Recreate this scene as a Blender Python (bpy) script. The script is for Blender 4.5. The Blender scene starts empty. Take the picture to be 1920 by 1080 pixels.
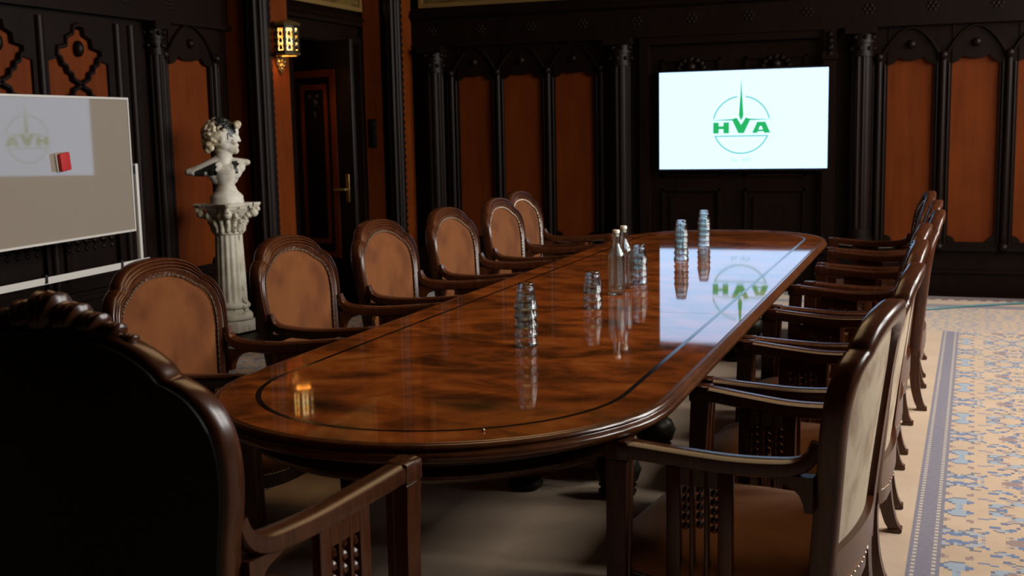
import bpy, bmesh, math, random
from mathutils import Vector, Matrix
random.seed(7)
PI = math.pi
C = bpy.context.scene.collection
cos, sin, sqrt = math.cos, math.sin, math.sqrt

# ------------------------------------------------------------------ mesh helper
REMAP = [None]
class MB:
    def __init__(s): s.v = []; s.f = []; s.m = []; s.mi = 0
    def add(s, vs, fs):
        b = len(s.v); s.v += [tuple(p) for p in vs]
        s.f += [tuple(b + i for i in f) for f in fs]; s.m += [s.mi] * len(fs)
        return s
    def box(s, x0, x1, y0, y1, z0, z1, bev=0.0):
        if bev <= 0:
            return s.add([(x, y, z) for x in (x0, x1) for y in (y0, y1) for z in (z0, z1)],
                  [(0, 1, 3, 2), (4, 6, 7, 5), (0, 4, 5, 1), (2, 3, 7, 6), (0, 2, 6, 4), (1, 5, 7, 3)])
        bm = bmesh.new(); bmesh.ops.create_cube(bm, size=1)
        for v in bm.verts:
            v.co = ((x0 + x1) / 2 + v.co.x * (x1 - x0), (y0 + y1) / 2 + v.co.y * (y1 - y0), (z0 + z1) / 2 + v.co.z * (z1 - z0))
        bmesh.ops.bevel(bm, geom=bm.edges[:], offset=bev, segments=2, affect='EDGES', profile=0.5)
        return s.frombm(bm)
    def frombm(s, bm):
        bm.verts.index_update()
        s.add([v.co[:] for v in bm.verts], [[v.index for v in f.verts] for f in bm.faces]); bm.free(); return s
    def ball(s, c, r, sub=2, sc=(1, 1, 1), rot=None):
        bm = bmesh.new(); bmesh.ops.create_icosphere(bm, subdivisions=sub, radius=1)
        for v in bm.verts:
            p = Vector((v.co.x * r * sc[0], v.co.y * r * sc[1], v.co.z * r * sc[2]))
            if rot is not None: p = rot @ p
            v.co = p + Vector(c)
        return s.frombm(bm)
    def loft(s, rings, closed=True, cap0=True, cap1=True):
        n = len(rings[0]); b = len(s.v); fs = []
        for r in rings: s.v += [tuple(p) for p in r]
        for i in range(len(rings) - 1):
            for j in range(n if closed else n - 1):
                k = (j + 1) % n
                fs.append((b + i * n + j, b + i * n + k, b + (i + 1) * n + k, b + (i + 1) * n + j))
        if cap0: fs.append(tuple(b + j for j in range(n))[::-1])
        if cap1: fs.append(tuple(b + (len(rings) - 1) * n + j for j in range(n)))
        s.f += fs; s.m += [s.mi] * len(fs); return s
    def lathe(s, prof, c=(0, 0, 0), seg=24, mod=None, a0=0.0):
        rings = []
        for r, z in prof:
            rings.append([(c[0] + r * (mod(a, z) if mod else 1) * cos(a + a0), c[1] + r * (mod(a, z) if mod else 1) * sin(a + a0), c[2] + z)
                          for a in (2 * PI * k / seg for k in range(seg))])
        return s.loft(rings, True, prof[0][0] > 1e-6, prof[-1][0] > 1e-6)
    def tube(s, pts, r, seg=8, cap=True):
        return s.sweep(pts, lambda i, t: [((r(t) if callable(r) else r) * cos(2 * PI * k / seg), (r(t) if callable(r) else r) * sin(2 * PI * k / seg)) for k in range(seg)], cap=cap)
    def sweep(s, pts, sec, side=None, cap=True):
        pts = [Vector(p) for p in pts]; n = len(pts); rings = []; ps = None
        for i, p in enumerate(pts):
            t = (pts[min(i + 1, n - 1)] - pts[max(i - 1, 0)]).normalized()
            if side is not None: b = (Vector(side) - t * t.dot(Vector(side))).normalized()
            else:
                ref = ps if ps is not None else (Vector((0, 0, 1)) if abs(t.z) < .9 else Vector((1, 0, 0)))
                b = (ref - t * t.dot(ref)).normalized(); ps = b
            nn = b.cross(t)
            rings.append([p + b * q[0] + nn * q[1] for q in sec(i, i / (n - 1))])
        return s.loft(rings, True, cap, cap)
    def prism(s, poly, fn, d0, d1):                       # poly of (u,v), fn(u,v,d)->xyz
        n = len(poly); vs = [fn(u, v, d0) for u, v in poly] + [fn(u, v, d1) for u, v in poly]
        fs = [tuple(range(n)), tuple(range(2 * n - 1, n - 1, -1))] + [(i, n + i, n + (i + 1) % n, (i + 1) % n) for i in range(n)]
        return s.add(vs, fs)
    def build(s, name, mats, parent=None, smooth=True, ang=40, loc=None):
        if REMAP[0]: s.v = [REMAP[0](p) for p in s.v]
        me = bpy.data.meshes.new(name); me.from_pydata(s.v, [], s.f)
        mats = mats if isinstance(mats, (list, tuple)) else [mats]
        for m in mats: me.materials.append(m)
        if any(s.m): me.polygons.foreach_set('material_index', s.m)
        bm = bmesh.new(); bm.from_mesh(me); bmesh.ops.recalc_face_normals(bm, faces=bm.faces[:])
        if smooth:
            for f in bm.faces: f.smooth = True
            for e in bm.edges:
                if len(e.link_faces) == 2 and e.calc_face_angle(0) > math.radians(ang): e.smooth = False
        bm.to_mesh(me); bm.free(); me.update()
        o = bpy.data.objects.new(name, me); C.objects.link(o)
        if parent: o.parent = parent
        if loc: o.location = loc
        return o

def tag(o, label=None, cat=None, group=None, kind=None):
    if label: o['label'] = label
    if cat: o['category'] = cat
    if group: o['group'] = group
    if kind: o['kind'] = kind
    return o
def empty(name, loc=(0, 0, 0), rz=0.0):
    o = bpy.data.objects.new(name, None); C.objects.link(o); o.location = loc; o.rotation_euler = (0, 0, rz); o.empty_display_size = .1
    return o
def copy_tree(o, parent=None):
    c = o.copy(); C.objects.link(c)
    if parent: c.parent = parent
    for ch in list(o.children): copy_tree(ch, c)
    return c
def spline(ctrl, m=6):                                    # Catmull-Rom through control points
    out = []; n = len(ctrl)
    for i in range(n - 1):
        p0, p1, p2, p3 = ctrl[max(i - 1, 0)], ctrl[i], ctrl[i + 1], ctrl[min(i + 2, n - 1)]
        for k in range(m):
            t = k / m
            out.append(tuple(.5 * (2 * b + (c - a) * t + (2 * a - 5 * b + 4 * c - d) * t * t + (3 * b - a - 3 * c + d) * t ** 3)
                             for a, b, c, d in zip(p0, p1, p2, p3)))
    out.append(tuple(ctrl[-1])); return out
def sup(n, a, b, e, cx=0, cy=0):
    r = []
    for k in range(n):
        t = 2 * PI * k / n; c_, s_ = cos(t), sin(t)
        r.append((cx + a * math.copysign(abs(c_) ** (2 / e), c_), cy + b * math.copysign(abs(s_) ** (2 / e), s_)))
    return r

# ------------------------------------------------------------------ materials
def mat(name, color, rough=.5, metal=0.0, spec=.5, coat=0.0, sheen=0.0, emit=None, estr=0.0):
    m = bpy.data.materials.new(name); m.use_nodes = True; b = m.node_tree.nodes['Principled BSDF']
    b.inputs['Base Color'].default_value = (*color, 1); b.inputs['Roughness'].default_value = rough
    b.inputs['Metallic'].default_value = metal; b.inputs['Specular IOR Level'].default_value = spec
    b.inputs['Coat Weight'].default_value = coat; b.inputs['Sheen Weight'].default_value = sheen
    if emit: b.inputs['Emission Color'].default_value = (*emit, 1); b.inputs['Emission Strength'].default_value = estr
    return m
class NT:
    def __init__(s, m): s.m = m; s.t = m.node_tree; s.b = s.t.nodes['Principled BSDF']
    def n(s, typ, **kw):
        x = s.t.nodes.new(typ)
        for k, v in kw.items():
            if k in x.inputs:
                if hasattr(v, 'links') or isinstance(v, bpy.types.NodeSocket): s.t.links.new(v, x.inputs[k])
                else: x.inputs[k].default_value = v
            else: setattr(x, k, v)
        return x
    def link(s, a, b): s.t.links.new(a, b)
    def math(s, op, a, b=None, c=None):
        x = s.t.nodes.new('ShaderNodeMath'); x.operation = op
        for i, v in enumerate((a, b, c)):
            if v is None: continue
            if isinstance(v, (int, float)): x.inputs[i].default_value = v
            else: s.link(v, x.inputs[i])
        return x.outputs[0]
    def coord(s, scale=(1, 1, 1), kind='Object', rot=(0, 0, 0)):
        tc = s.t.nodes.new('ShaderNodeTexCoord'); mp = s.t.nodes.new('ShaderNodeMapping')
        mp.inputs['Scale'].default_value = scale; mp.inputs['Rotation'].default_value = rot
        s.link(tc.outputs[kind], mp.inputs['Vector']); return mp.outputs[0]
    def noise(s, vec, scale=5, detail=3, rough=.5, dist=0.0):
        x = s.t.nodes.new('ShaderNodeTexNoise'); s.link(vec, x.inputs['Vector'])
        x.inputs['Scale'].default_value = scale; x.inputs['Detail'].default_value = detail
        x.inputs['Roughness'].default_value = rough; x.inputs['Distortion'].default_value = dist
        return x.outputs['Fac']
    def ramp(s, fac, stops, interp='LINEAR'):
        x = s.t.nodes.new('ShaderNodeValToRGB'); x.color_ramp.interpolation = interp
        e = x.color_ramp.elements
        while len(e) < len(stops): e.new(.5)
        for i, (p, c) in enumerate(stops): e[i].position = p; e[i].color = (*c, 1)
        s.link(fac, x.inputs[0]); return x.outputs[0]
    def mix(s, fac, a, b, mode='MIX'):
        x = s.t.nodes.new('ShaderNodeMix'); x.data_type = 'RGBA'; x.blend_type = mode
        for v, k in ((fac, 0), (a, 6), (b, 7)):
            if isinstance(v, bpy.types.NodeSocket): s.link(v, x.inputs[k])
            else: x.inputs[k].default_value = v if isinstance(v, (int, float)) else (*v, 1)
        return x.outputs[2]
    def col(s, c): s.link(c, s.b.inputs['Base Color'])
    def bump(s, h, strength=.2, dist=.002):
        x = s.t.nodes.new('ShaderNodeBump'); x.inputs['Strength'].default_value = strength; x.inputs['Distance'].default_value = dist
        s.link(h, x.inputs['Height']); s.link(x.outputs[0], s.b.inputs['Normal'])
def wood(name, c0, c1, rough, scale=(30, 30, 2.5), spec=.5, coat=0.0, big=1.0):
    m = mat(name, c0, rough, spec=spec, coat=coat); t = NT(m)
    v = t.coord(scale); g = t.noise(v, 2.0, 4, .6, .6); b2 = t.noise(t.coord((1.6 * big,) * 3), 2.2, 2)
    f = t.math('ADD', t.math('MULTIPLY', g, .65), t.math('MULTIPLY', b2, .35))
    t.col(t.ramp(f, [(.32, c0), (.68, c1)])); t.bump(g, .06, .001); return m
M = {}
M['dark'] = wood('dark_oak', (.0032, .0014, .0009), (.0088, .0034, .0019), .45, spec=.12)
M['mahog'] = wood('mahogany', (.030, .0085, .0035), (.085, .025, .009), .25, spec=.42)
M['orange'] = wood('amber_veneer', (.085, .0155, .0017), (.132, .026, .0028), .55, scale=(9, 9, .7), spec=.1)
M['gold'] = mat('gilt_frame', (.42, .26, .09), .38, .75)
M['ceil'] = wood('ceiling_oak', (.03, .014, .008), (.05, .024, .012), .5)
M['plaster'] = mat('window_reveal', (.42, .36, .29), .8)
# table veneer: mottled burl
def burl(name, k=1.0, streak=(1.5, 2.1, 1)):
    m = mat(name, (.1, .03, .01), .13, spec=.42, coat=.0); t = NT(m)
    v = t.coord(streak); n1 = t.noise(v, 2.0, 5, .58, .9); n2 = t.noise(t.coord((1, 1.4, 1), rot=(0, 0, .6)), 5.0, 5, .62, 1.2); n3 = t.noise(t.coord((26, 26, 1)), 1.5, 3)
    f = t.math('ADD', t.math('MULTIPLY', n1, .66), t.math('MULTIPLY', n2, .34))
    c = t.ramp(f, [(.33, (.032 * k, .0105 * k, .0032 * k)), (.45, (.13 * k, .034 * k, .0075 * k)), (.54, (.255 * k, .060 * k, .011 * k)), (.66, (.34 * k, .105 * k, .022 * k))])
    t.col(t.mix(t.math('MULTIPLY', n3, .35), c, t.mix(.5, c, (.02, .007, .003))))
    r = t.math('ADD', t.math('MULTIPLY', t.noise(t.coord((1, 1, 1)), 14, 4), .03), .022); t.link(r, t.b.inputs['Roughness'])
    t.bump(t.noise(t.coord((1, 1, 1)), 5, 3), .03, .002)
    return m
M['burl'] = burl('burl_veneer', 1.0)
M['ebony'] = mat('ebony_inlay', (.006, .004, .003), .14, spec=.42)
M['seam'] = mat('seam_shadow_gap', (.004, .002, .0015), .5)
M['rim'] = wood('table_moulding', (.055, .017, .006), (.12, .04, .013), .2, scale=(10, 10, 10), spec=.5)
# fabrics
def velvet(name, c0, c1, c2):
    m = mat(name, c1, .85, spec=.15, sheen=.10); t = NT(m); t.b.inputs['Sheen Roughness'].default_value = .45
    v = t.coord((1, 1, 1)); a = t.noise(v, 4.5, 4, .55, .3); w = t.noise(t.coord((26, 26, 240)), 4, 2); p = t.noise(v, 420, 1)
    c = t.ramp(a, [(.32, c0), (.48, c1), (.68, c2)])
    t.col(t.mix(t.math('MULTIPLY', w, .35), c, t.mix(.6, c, (c0[0] * .5, c0[1] * .5, c0[2] * .5))))
    t.bump(t.math('ADD', t.math('MULTIPLY', p, .5), w), .45, .0016); return m
M['velvet'] = velvet('rust_velvet', (.095, .027, .0055), (.142, .045, .0100), (.178, .060, .0145))
M['seatfab'] = velvet('tan_velvet', (.16, .063, .024), (.22, .090, .036), (.26, .112, .048))
M['backfab'] = velvet('faded_back_fabric', (.24, .16, .095), (.47, .37, .26), (.53, .43, .31))
t = NT(M['backfab']); 
M['backshade'] = mat('shade_black_back', (.006, .004, .003), .6, spec=.2)  # near-black base colour stands in for the shade on the head chair's back
M['nail'] = mat('brass_nail', (.50, .43, .33), .32, 1.0)
M['gimp'] = mat('brown_gimp', (.05, .02, .008), .8)
M['silver'] = mat('dull_metal', (.45, .44, .42), .35, .9)
M['brass'] = mat('aged_brass', (.34, .23, .09), .36, .85)
M['black'] = mat('black_plastic', (.006, .006, .007), .35)
M['iron'] = mat('dark_bronze', (.020, .016, .010), .42, .7)
# stone / plaster
def distressed(name):
    m = mat(name, (.6, .57, .5), .62, spec=.3); t = NT(m)
    v = t.coord((1, 1, 1)); st = t.noise(t.coord((26, 26, 3.2)), 1.3, 4, .6, .5); gr = t.noise(v, 9, 4)
    base = t.ramp(gr, [(.35, (.40, .35, .26)), (.6, (.57, .53, .44))])
    t.col(t.mix(t.ramp(st, [(.595, (0, 0, 0)), (.63, (1, 1, 1))]), base, (.035, .03, .024))); t.bump(gr, .2, .003); return m
M['pillar'] = distressed('distressed_cream_paint')
M['bust'] = mat('painted_plaster', (.62, .59, .52), .55, spec=.35); t = NT(M['bust'])
t.col(t.ramp(t.noise(t.coord(), 12, 4), [(.34, (.45, .40, .31)), (.55, (.66, .63, .56))]))
M['hairp'] = mat('ochre_stained_plaster', (.5, .42, .26), .6); t = NT(M['hairp'])
t.col(t.ramp(t.noise(t.coord(), 26, 4), [(.38, (.22, .16, .08)), (.56, (.62, .55, .40))]))
M['bustblack'] = mat('black_gloss_paint', (.012, .013, .012), .4)
# board, screen
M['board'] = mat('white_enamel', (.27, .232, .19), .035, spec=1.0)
M['alu'] = mat('white_aluminium', (.62, .60, .56), .4, .15)
M['red'] = mat('red_felt', (.42, .012, .014), .7)
M['white'] = mat('white_plastic', (.7, .68, .62), .5)
M['screen'] = mat('lit_screen', (.01, .01, .01), .3, emit=(.55, .80, 1.18), estr=1.55)
def glowgreen(name, c, e): return mat(name, (.0, .0, .0), .4, emit=c, estr=e)
M['lgreen'] = glowgreen('lit_logo_green', (.018, .46, .115), 1.0)
M['lpale'] = glowgreen('lit_logo_teal', (.10, .55, .42), 1.0)
M['ltext'] = glowgreen('lit_logo_pale_text', (.40, .72, .76), 1.05)
def glass(name, c=(1, 1, 1), rough=0.0, ior=1.45):
    m = bpy.data.materials.new(name); m.use_nodes = True; t = m.node_tree; t.nodes.clear()
    o = t.nodes.new('ShaderNodeOutputMaterial'); g = t.nodes.new('ShaderNodeBsdfGlass')
    g.inputs['Color'].default_value = (*c, 1); g.inputs['Roughness'].default_value = rough; g.inputs['IOR'].default_value = ior
    mx = t.nodes.new('ShaderNodeMixShader'); tr = t.nodes.new('ShaderNodeBsdfTransparent'); gl = t.nodes.new('ShaderNodeBsdfGlossy'); gl.inputs['Roughness'].default_value = .03
    lw = t.nodes.new('ShaderNodeLayerWeight'); lw.inputs[0].default_value = .10; th = t.nodes.new('ShaderNodeMixShader'); tr.inputs[0].default_value = (*c, 1)
    t.links.new(lw.outputs['Fresnel'], th.inputs[0]); t.links.new(tr.outputs[0], th.inputs[1]); t.links.new(gl.outputs[0], th.inputs[2])
    mx.inputs[0].default_value = .72; t.links.new(th.outputs[0], mx.inputs[1]); t.links.new(g.outputs[0], mx.inputs[2])
    t.links.new(mx.outputs[0], o.inputs[0]); return m
M['glass'] = glass('clear_glass', (.98, 1, .99))
M['bottle'] = glass('pale_green_glass', (.97, 1.0, .97))
M['pane'] = bpy.data.materials.new('window_pane'); M['pane'].use_nodes = True
_t = M['pane'].node_tree; _t.nodes.clear(); _o = _t.nodes.new('ShaderNodeOutputMaterial'); _mx = _t.nodes.new('ShaderNodeMixShader')
_tr = _t.nodes.new('ShaderNodeBsdfTransparent'); _gl = _t.nodes.new('ShaderNodeBsdfGlossy'); _gl.inputs['Roughness'].default_value = .02
_mx.inputs[0].default_value = .06; _t.links.new(_tr.outputs[0], _mx.inputs[1]); _t.links.new(_gl.outputs[0], _mx.inputs[2]); _t.links.new(_mx.outputs[0], _o.inputs[0])
# painting canvas: loose landscape
M['canvas'] = mat('landscape_canvas', (.2, .14, .07), .8, spec=.05); t = NT(M['canvas'])
v = t.coord((.8, .8, 1.6)); a = t.noise(v, 3.2, 6, .6, 1.2)
t.col(t.ramp(a, [(.30, (.018, .02, .006)), (.44, (.06, .035, .009)), (.54, (.12, .07, .018)), (.62, (.045, .042, .012)), (.74, (.17, .11, .038))]))
# lantern glass
M['amber'] = mat('lit_amber_glass', (.2, .1, .02), .3, emit=(1.0, .50, .10), estr=2.2); t = NT(M['amber'])
a = t.noise(t.coord((1, 1, 1)), 22, 3, .6); t.link(t.ramp(a, [(.36, (.95, .22, .02)), (.48, (1.0, .50, .08)), (.62, (1.0, .80, .38))]), t.b.inputs['Emission Color'])

# ------------------------------------------------------------------ carpet material
def carpet():
    m = mat('patterned_carpet', (.5, .4, .3), .95, spec=.1, sheen=.15); t = NT(m)
    tc = t.n('ShaderNodeTexCoord'); sp = t.n('ShaderNodeSeparateXYZ'); t.link(tc.outputs['Object'], sp.inputs[0])
    X, Y = sp.outputs[0], sp.outputs[1]
    k = .012
    xs = t.math('MULTIPLY', t.math('FLOOR', t.math('DIVIDE', X, k)), k); ys = t.math('MULTIPLY', t.math('FLOOR', t.math('DIVIDE', Y, k)), k)
    ax = t.math('ABSOLUTE', xs)                                                   # carpet is symmetric about the table axis
    def tri(c, P): return t.math('ABSOLUTE', t.math('SUBTRACT', t.math('MODULO', t.math('ADD', c, 40 * P), P), P / 2))
    px, py = tri(t.math('SUBTRACT', ax, 1.30), .52), tri(ys, .66)
    cv = t.n('ShaderNodeCombineXYZ', X=px, Y=py, Z=0.0).outputs[0]
    def nz(scale, off, det=1.0):
        mp = t.n('ShaderNodeMapping'); mp.inputs['Location'].default_value = off; t.link(cv, mp.inputs['Vector']); return t.noise(mp.outputs[0], scale, det, .5, .4)
    n1, n2, n3 = nz(15, (3.1, 1.7, 0)), nz(21, (9.3, 4.2, 2)), nz(12, (6.1, 8.8, 5))
    wear = t.noise(t.n('ShaderNodeMapping', Vector=tc.outputs['Object']).outputs[0], 3.0, 5, .65)
    speck = t.noise(tc.outputs['Object'], 190, 2)
    beige = t.mix(speck, t.ramp(wear, [(.35, (.46, .325, .215)), (.65, (.60, .45, .32))]), (.49, .35, .235))
    field = t.mix(t.ramp(n1, [(.555, (0, 0, 0)), (.565, (1, 1, 1))]), beige, (.155, .145, .175))
    field = t.mix(t.ramp(n1, [(.60, (0, 0, 0)), (.61, (1, 1, 1))]), field, (.30, .36, .43))
    field = t.mix(t.ramp(n2, [(.615, (0, 0, 0)), (.625, (1, 1, 1))]), field, (.13, .18, .30))
    field = t.mix(t.ramp(n3, [(.665, (0, 0, 0)), (.672, (1, 1, 1))]), field, (.28, .19, .17))
    band = t.math('MULTIPLY', t.math('GREATER_THAN', ax, 1.163), t.math('LESS_THAN', ax, 1.256))       # mauve stripe
    infld = t.math('GREATER_THAN', ax, 1.256)
    inY = t.math('LESS_THAN', Y, 7.95)
    c = t.mix(infld, beige, field)
    fine = t.noise(t.n('ShaderNodeCombineXYZ', X=xs, Y=ys, Z=0.0).outputs[0], 60, 1)
    bandc = t.mix(fine, (.155, .14, .175), (.23, .21, .25))
    bx = t.math('ABSOLUTE', t.math('SUBTRACT', ax, 1.2095))
    dots = t.math('MULTIPLY', t.math('MULTIPLY', t.math('GREATER_THAN', bx, .024), t.math('LESS_THAN', bx, .034)),
                  t.math('GREATER_THAN', t.math('MODULO', t.math('ADD', Y, 50), .032), .014))
    bandc = t.mix(dots, bandc, (.50, .42, .33))
    c = t.mix(t.math('MULTIPLY', band, inY), c, bandc)
    # cross borders near the far end
    far = t.math('GREATER_THAN', Y, 7.95)
    n4 = t.noise(cv, 26, 1, .5, .3)
    fc = t.mix(t.ramp(n4, [(.52, (0, 0, 0)), (.54, (1, 1, 1))]), beige, (.30, .28, .30))
    e1 = t.math('MULTIPLY', t.math('GREATER_THAN', Y, 8.98), t.math('LESS_THAN', Y, 9.12))
    fc = t.mix(e1, fc, (.23, .20, .22))
    e2 = t.math('GREATER_THAN', Y, t.math('ADD', 9.33, t.math('MULTIPLY', t.math('GREATER_THAN', t.math('MODULO', t.math('ADD', X, 50), .09), .045), .05)))
    fc = t.mix(e2, fc, (.12, .075, .075))
    e3 = t.math('MULTIPLY', t.math('GREATER_THAN', Y, 9.12), t.math('LESS_THAN', Y, 9.33)); fc = t.mix(e3, fc, beige)
    t.col(t.mix(far, c, fc)); t.bump(speck, .5, .004); return m
M['carpet'] = carpet()

# ------------------------------------------------------------------ room shell
def struct(o, lab=None): o['kind'] = 'structure'; return o
BY, LX = 9.70, -5.05
fl = struct(MB().box(-5.6, 2.65, -2.7, 10.0, -.12, -.012).build('floor', M['dark'], smooth=False))
ce = struct(MB().box(-5.6, 2.65, -2.7, 10.0, 4.0, 4.15).build('ceiling', M['ceil'], smooth=False))
for i in range(6):
    MB().box(-5.05, 2.45, -1.9 + i * 2.0, -1.66 + i * 2.0, 3.84, 4.0, .02).build('beam', M['ceil'], ce)
rug = MB().box(-4.1, 2.36, -2.3, 9.53, -.0115, 0.0, .003).build('carpet', M['carpet'])
# put the carpet's own origin on the table axis so its pattern is symmetric there
for vtx in rug.data.vertices: vtx.co.x += 1.215
rug.location.x = -1.322; rug.rotation_euler = (0, 0, -.0234)
tag(rug, 'large worn beige and blue patterned carpet under the long table', 'carpet')

backf = lambda u, v, d: (u, BY - d, v)
leftf = lambda u, v, d: (LX + d, u, v)
doorf = lambda u, v, d: (-4.80 + d, u, v)
def fbox(mb, fn, u0, u1, v0, v1, d0, d1): return mb.prism([(u0, v0), (u1, v0), (u1, v1), (u0, v1)], fn, d0, d1)
def fhalf(mb, fn, u, r, v0, v1, d=0.0, seg=12):           # half round column on a wall
    return mb.prism([(u + r * cos(PI * k / seg), r * sin(PI * k / seg)) for k in range(seg + 1)], lambda a, b, q: fn(a, q, d + b), v0, v1)
def column(fn, u, r, v0, v1, d, parent, name='column'):
    m = MB(); n = 40
    prof = lambda k: r * (1 - .09 * abs(sin(k * PI / 2 * 1.0)) if k % 2 else 1)
    poly = [(u + r * (.9 if k % 4 in (1, 2) else 1) * cos(2 * PI * k / n), r * (.9 if k % 4 in (1, 2) else 1) * sin(2 * PI * k / n)) for k in range(n)]
    m.prism(poly, lambda a, b, q: fn(a, q, d + b), v0 + .12, v1 - .22)
    cyl = lambda rr, a0, a1: m.prism([(u + rr * cos(2 * PI * k / 20), rr * sin(2 * PI * k / 20)) for k in range(20)], lambda a, b, q: fn(a, q, d + b), a0, a1)
    cyl(r * 1.12, v1 - .22, v1 - .20); cyl(r * 1.05, v1 - .20, v1 - .12); cyl(r * 1.2, v1 - .12, v1 - .10); cyl(r * 1.1, v1 - .10, v1 - .05)
    for k in range(8):
        a = 2 * PI * k / 8; m.ball(fn(u + r * 1.1 * cos(a), v1 - .16, d + r * 1.1 * sin(a)), .018, 1)
        m.ball(fn(u + r * 1.15 * cos(a + .4), v1 - .075, d + r * 1.15 * sin(a + .4)), .02, 1)
    fbox(m, fn, u - r * 1.35, u + r * 1.35, v1 - .05, v1, d - r * 1.3, d + r * 1.35)
    cyl(r * 1.3, v0, v0 + .06); cyl(r * 1.15, v0 + .06, v0 + .12)
    return m.build(name, M['dark'], parent)
def scallop(u0, u1, z0, ztop, n=40, amp=.072, lob=.042):
    pts = []
    for k in range(n + 1):
        q = k / n; w = min(q, 1 - q)
        if w < .21: z = z0 + amp * (1 - sqrt(max(0, 1 - (w / .21) ** 2)))
        else: z = z0 + amp - lob * sqrt(max(0, 1 - ((q - .5) / .29) ** 2))
        pts.append((u0 + (u1 - u0) * q, z))
    return pts + [(u1, ztop), (u0, ztop)]
def panel_run(fn, panels, ends, parent, ztop=2.06, zed=1.77, zbot=.405, corner=True):
    """orange veneer panels separated by dark stiles, under a scalloped carved head"""
    st = MB(); e0, e1 = ends; xs = [e0] + [q for p in panels for q in p] + [e1]
    for i in range(0, len(xs), 2): fbox(st, fn, xs[i], xs[i + 1], zbot - .06, ztop, .0, .04)
    for p in panels: fbox(st, fn, p[0], p[1], zbot - .06, zbot, .0, .04)
    st.build('stile', M['dark'], parent, smooth=False)
    for i, p in enumerate(panels):
        fbox(MB(), fn, p[0], p[1], zbot, zed + .1, .004, .014).build('panel', M['orange'], parent, smooth=False)
        v = MB(); v.prism(scallop(p[0], p[1], zed, ztop), fn, .016, .05)
        for sgn, c0 in ((1, p[0]), (-1, p[1])):                                     # chamfered lower corners
            v.prism([(c0, zbot)] + [(c0 + sgn * .055 * cos(a), zbot + .05 * sin(a)) for a in (0, .4, .8, 1.2, PI / 2)], fn, .014, .045)
        cu = (p[0] + p[1]) / 2; w = (p[1] - p[0]) / 2 + .06
        v.ball(fn(cu, zed + .15, .055), .034, 2)
        v.lathe([(.0, 0), (.045, .0), (.045, .004), (0, .004)], (0, 0, 0), 4) if False else None
        arc = [fn(cu - w + 2 * w * k / 24, zed + .03 + (.245 * (1 - abs(2 * k / 24 - 1) ** 1.9)), .062) for k in range(25)]
        v.tube(arc, .012, 6)
        v.build('carved_head', M['dark'], parent)
    cn = MB()
    for i in range(0, len(xs), 2):
        if xs[i + 1] - xs[i] > .05:
            c_ = (xs[i] + xs[i + 1]) / 2
            if i in (0, len(xs) - 2) : c_ = xs[1] - .065 if i == 0 else xs[-2] + .065
            fhalf(cn, fn, c_, .026, zbot - .03, zed + .04, .04)
            fhalf(cn, fn, c_ - .042, .01, zbot - .03, zed, .04, 6); fhalf(cn, fn, c_ + .042, .01, zbot - .03, zed, .04, 6)
            cn.ball(fn(c_, zbot - .04, .065), .04, 2); cn.ball(fn(c_, zbot + .02, .055), .026, 1); cn.ball(fn(c_, zed + .06, .06), .035, 2)
    cn.build('colonnette', M['dark'], parent)
def dado(fn, u0, u1, parent, z=.34):
    m = MB(); fbox(m, fn, u0, u1, -.012, .165, 0, .05); fbox(m, fn, u0, u1, .165, .185, 0, .065)
    fbox(m, fn, u0, u1, .185, z, 0, .03); fbox(m, fn, u0, u1, z, z + .03, 0, .07); fbox(m, fn, u0, u1, z + .03, z + .05, 0, .05)
    return m.build('dado', M['dark'], parent, smooth=False)
def entab(fn, u0, u1, parent, z0=2.06, z1=2.30, ztop=2.40):
    m = MB(); fbox(m, fn, u0, u1, z0, z0 + .03, 0, .10); fbox(m, fn, u0, u1, z0 + .03, z1, 0, .07)
    prof = [(0, z1), (.09, z1), (.12, z1 + .025), (.125, z1 + .045), (.105, z1 + .055), (.11, z1 + .075), (.075, z1 + .085), (.07, ztop), (0, ztop)]
    m.prism(prof, lambda a, b, q: fn(q, b, a), u0, u1)
    for k in range(int((u1 - u0) / .46)):
        cu = u0 + .2 + k * .46; [m.ball(fn(cu + .035 * cos(q), (z0 + z1) / 2 + .02 + .03 * sin(q), .062), .018, 1) for q in (0, 1.05, 2.1, 3.14, 4.19, 5.24)]; m.ball(fn(cu, (z0 + z1) / 2 + .02, .062), .02, 1)
    return m.build('cornice', M['dark'], parent)

# back wall ----------------------------------------------------------
wb = struct(MB().box(-5.6, 2.65, BY, BY + .2, -.12, 4.15).build('wall_back', M['dark'], smooth=False))
dado(backf, -4.45, -2.47, wb); dado(backf, -.86, 2.45, wb)
lp = [(-4.02, -3.70), (-3.60, -3.25), (-3.13, -2.785)]
panel_run(backf, lp, (-4.45, -2.40), wb)
rp = [(-.422 + .4652 * k, -.084 + .4652 * k) for k in range(6)]
panel_run(backf, rp, (-.86, 2.45), wb)
entab(backf, -4.45, 2.45, wb)
for u in (-4.235, -2.545, -.62): column(backf, u, .085, .39, 2.06, .075, wb)
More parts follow.
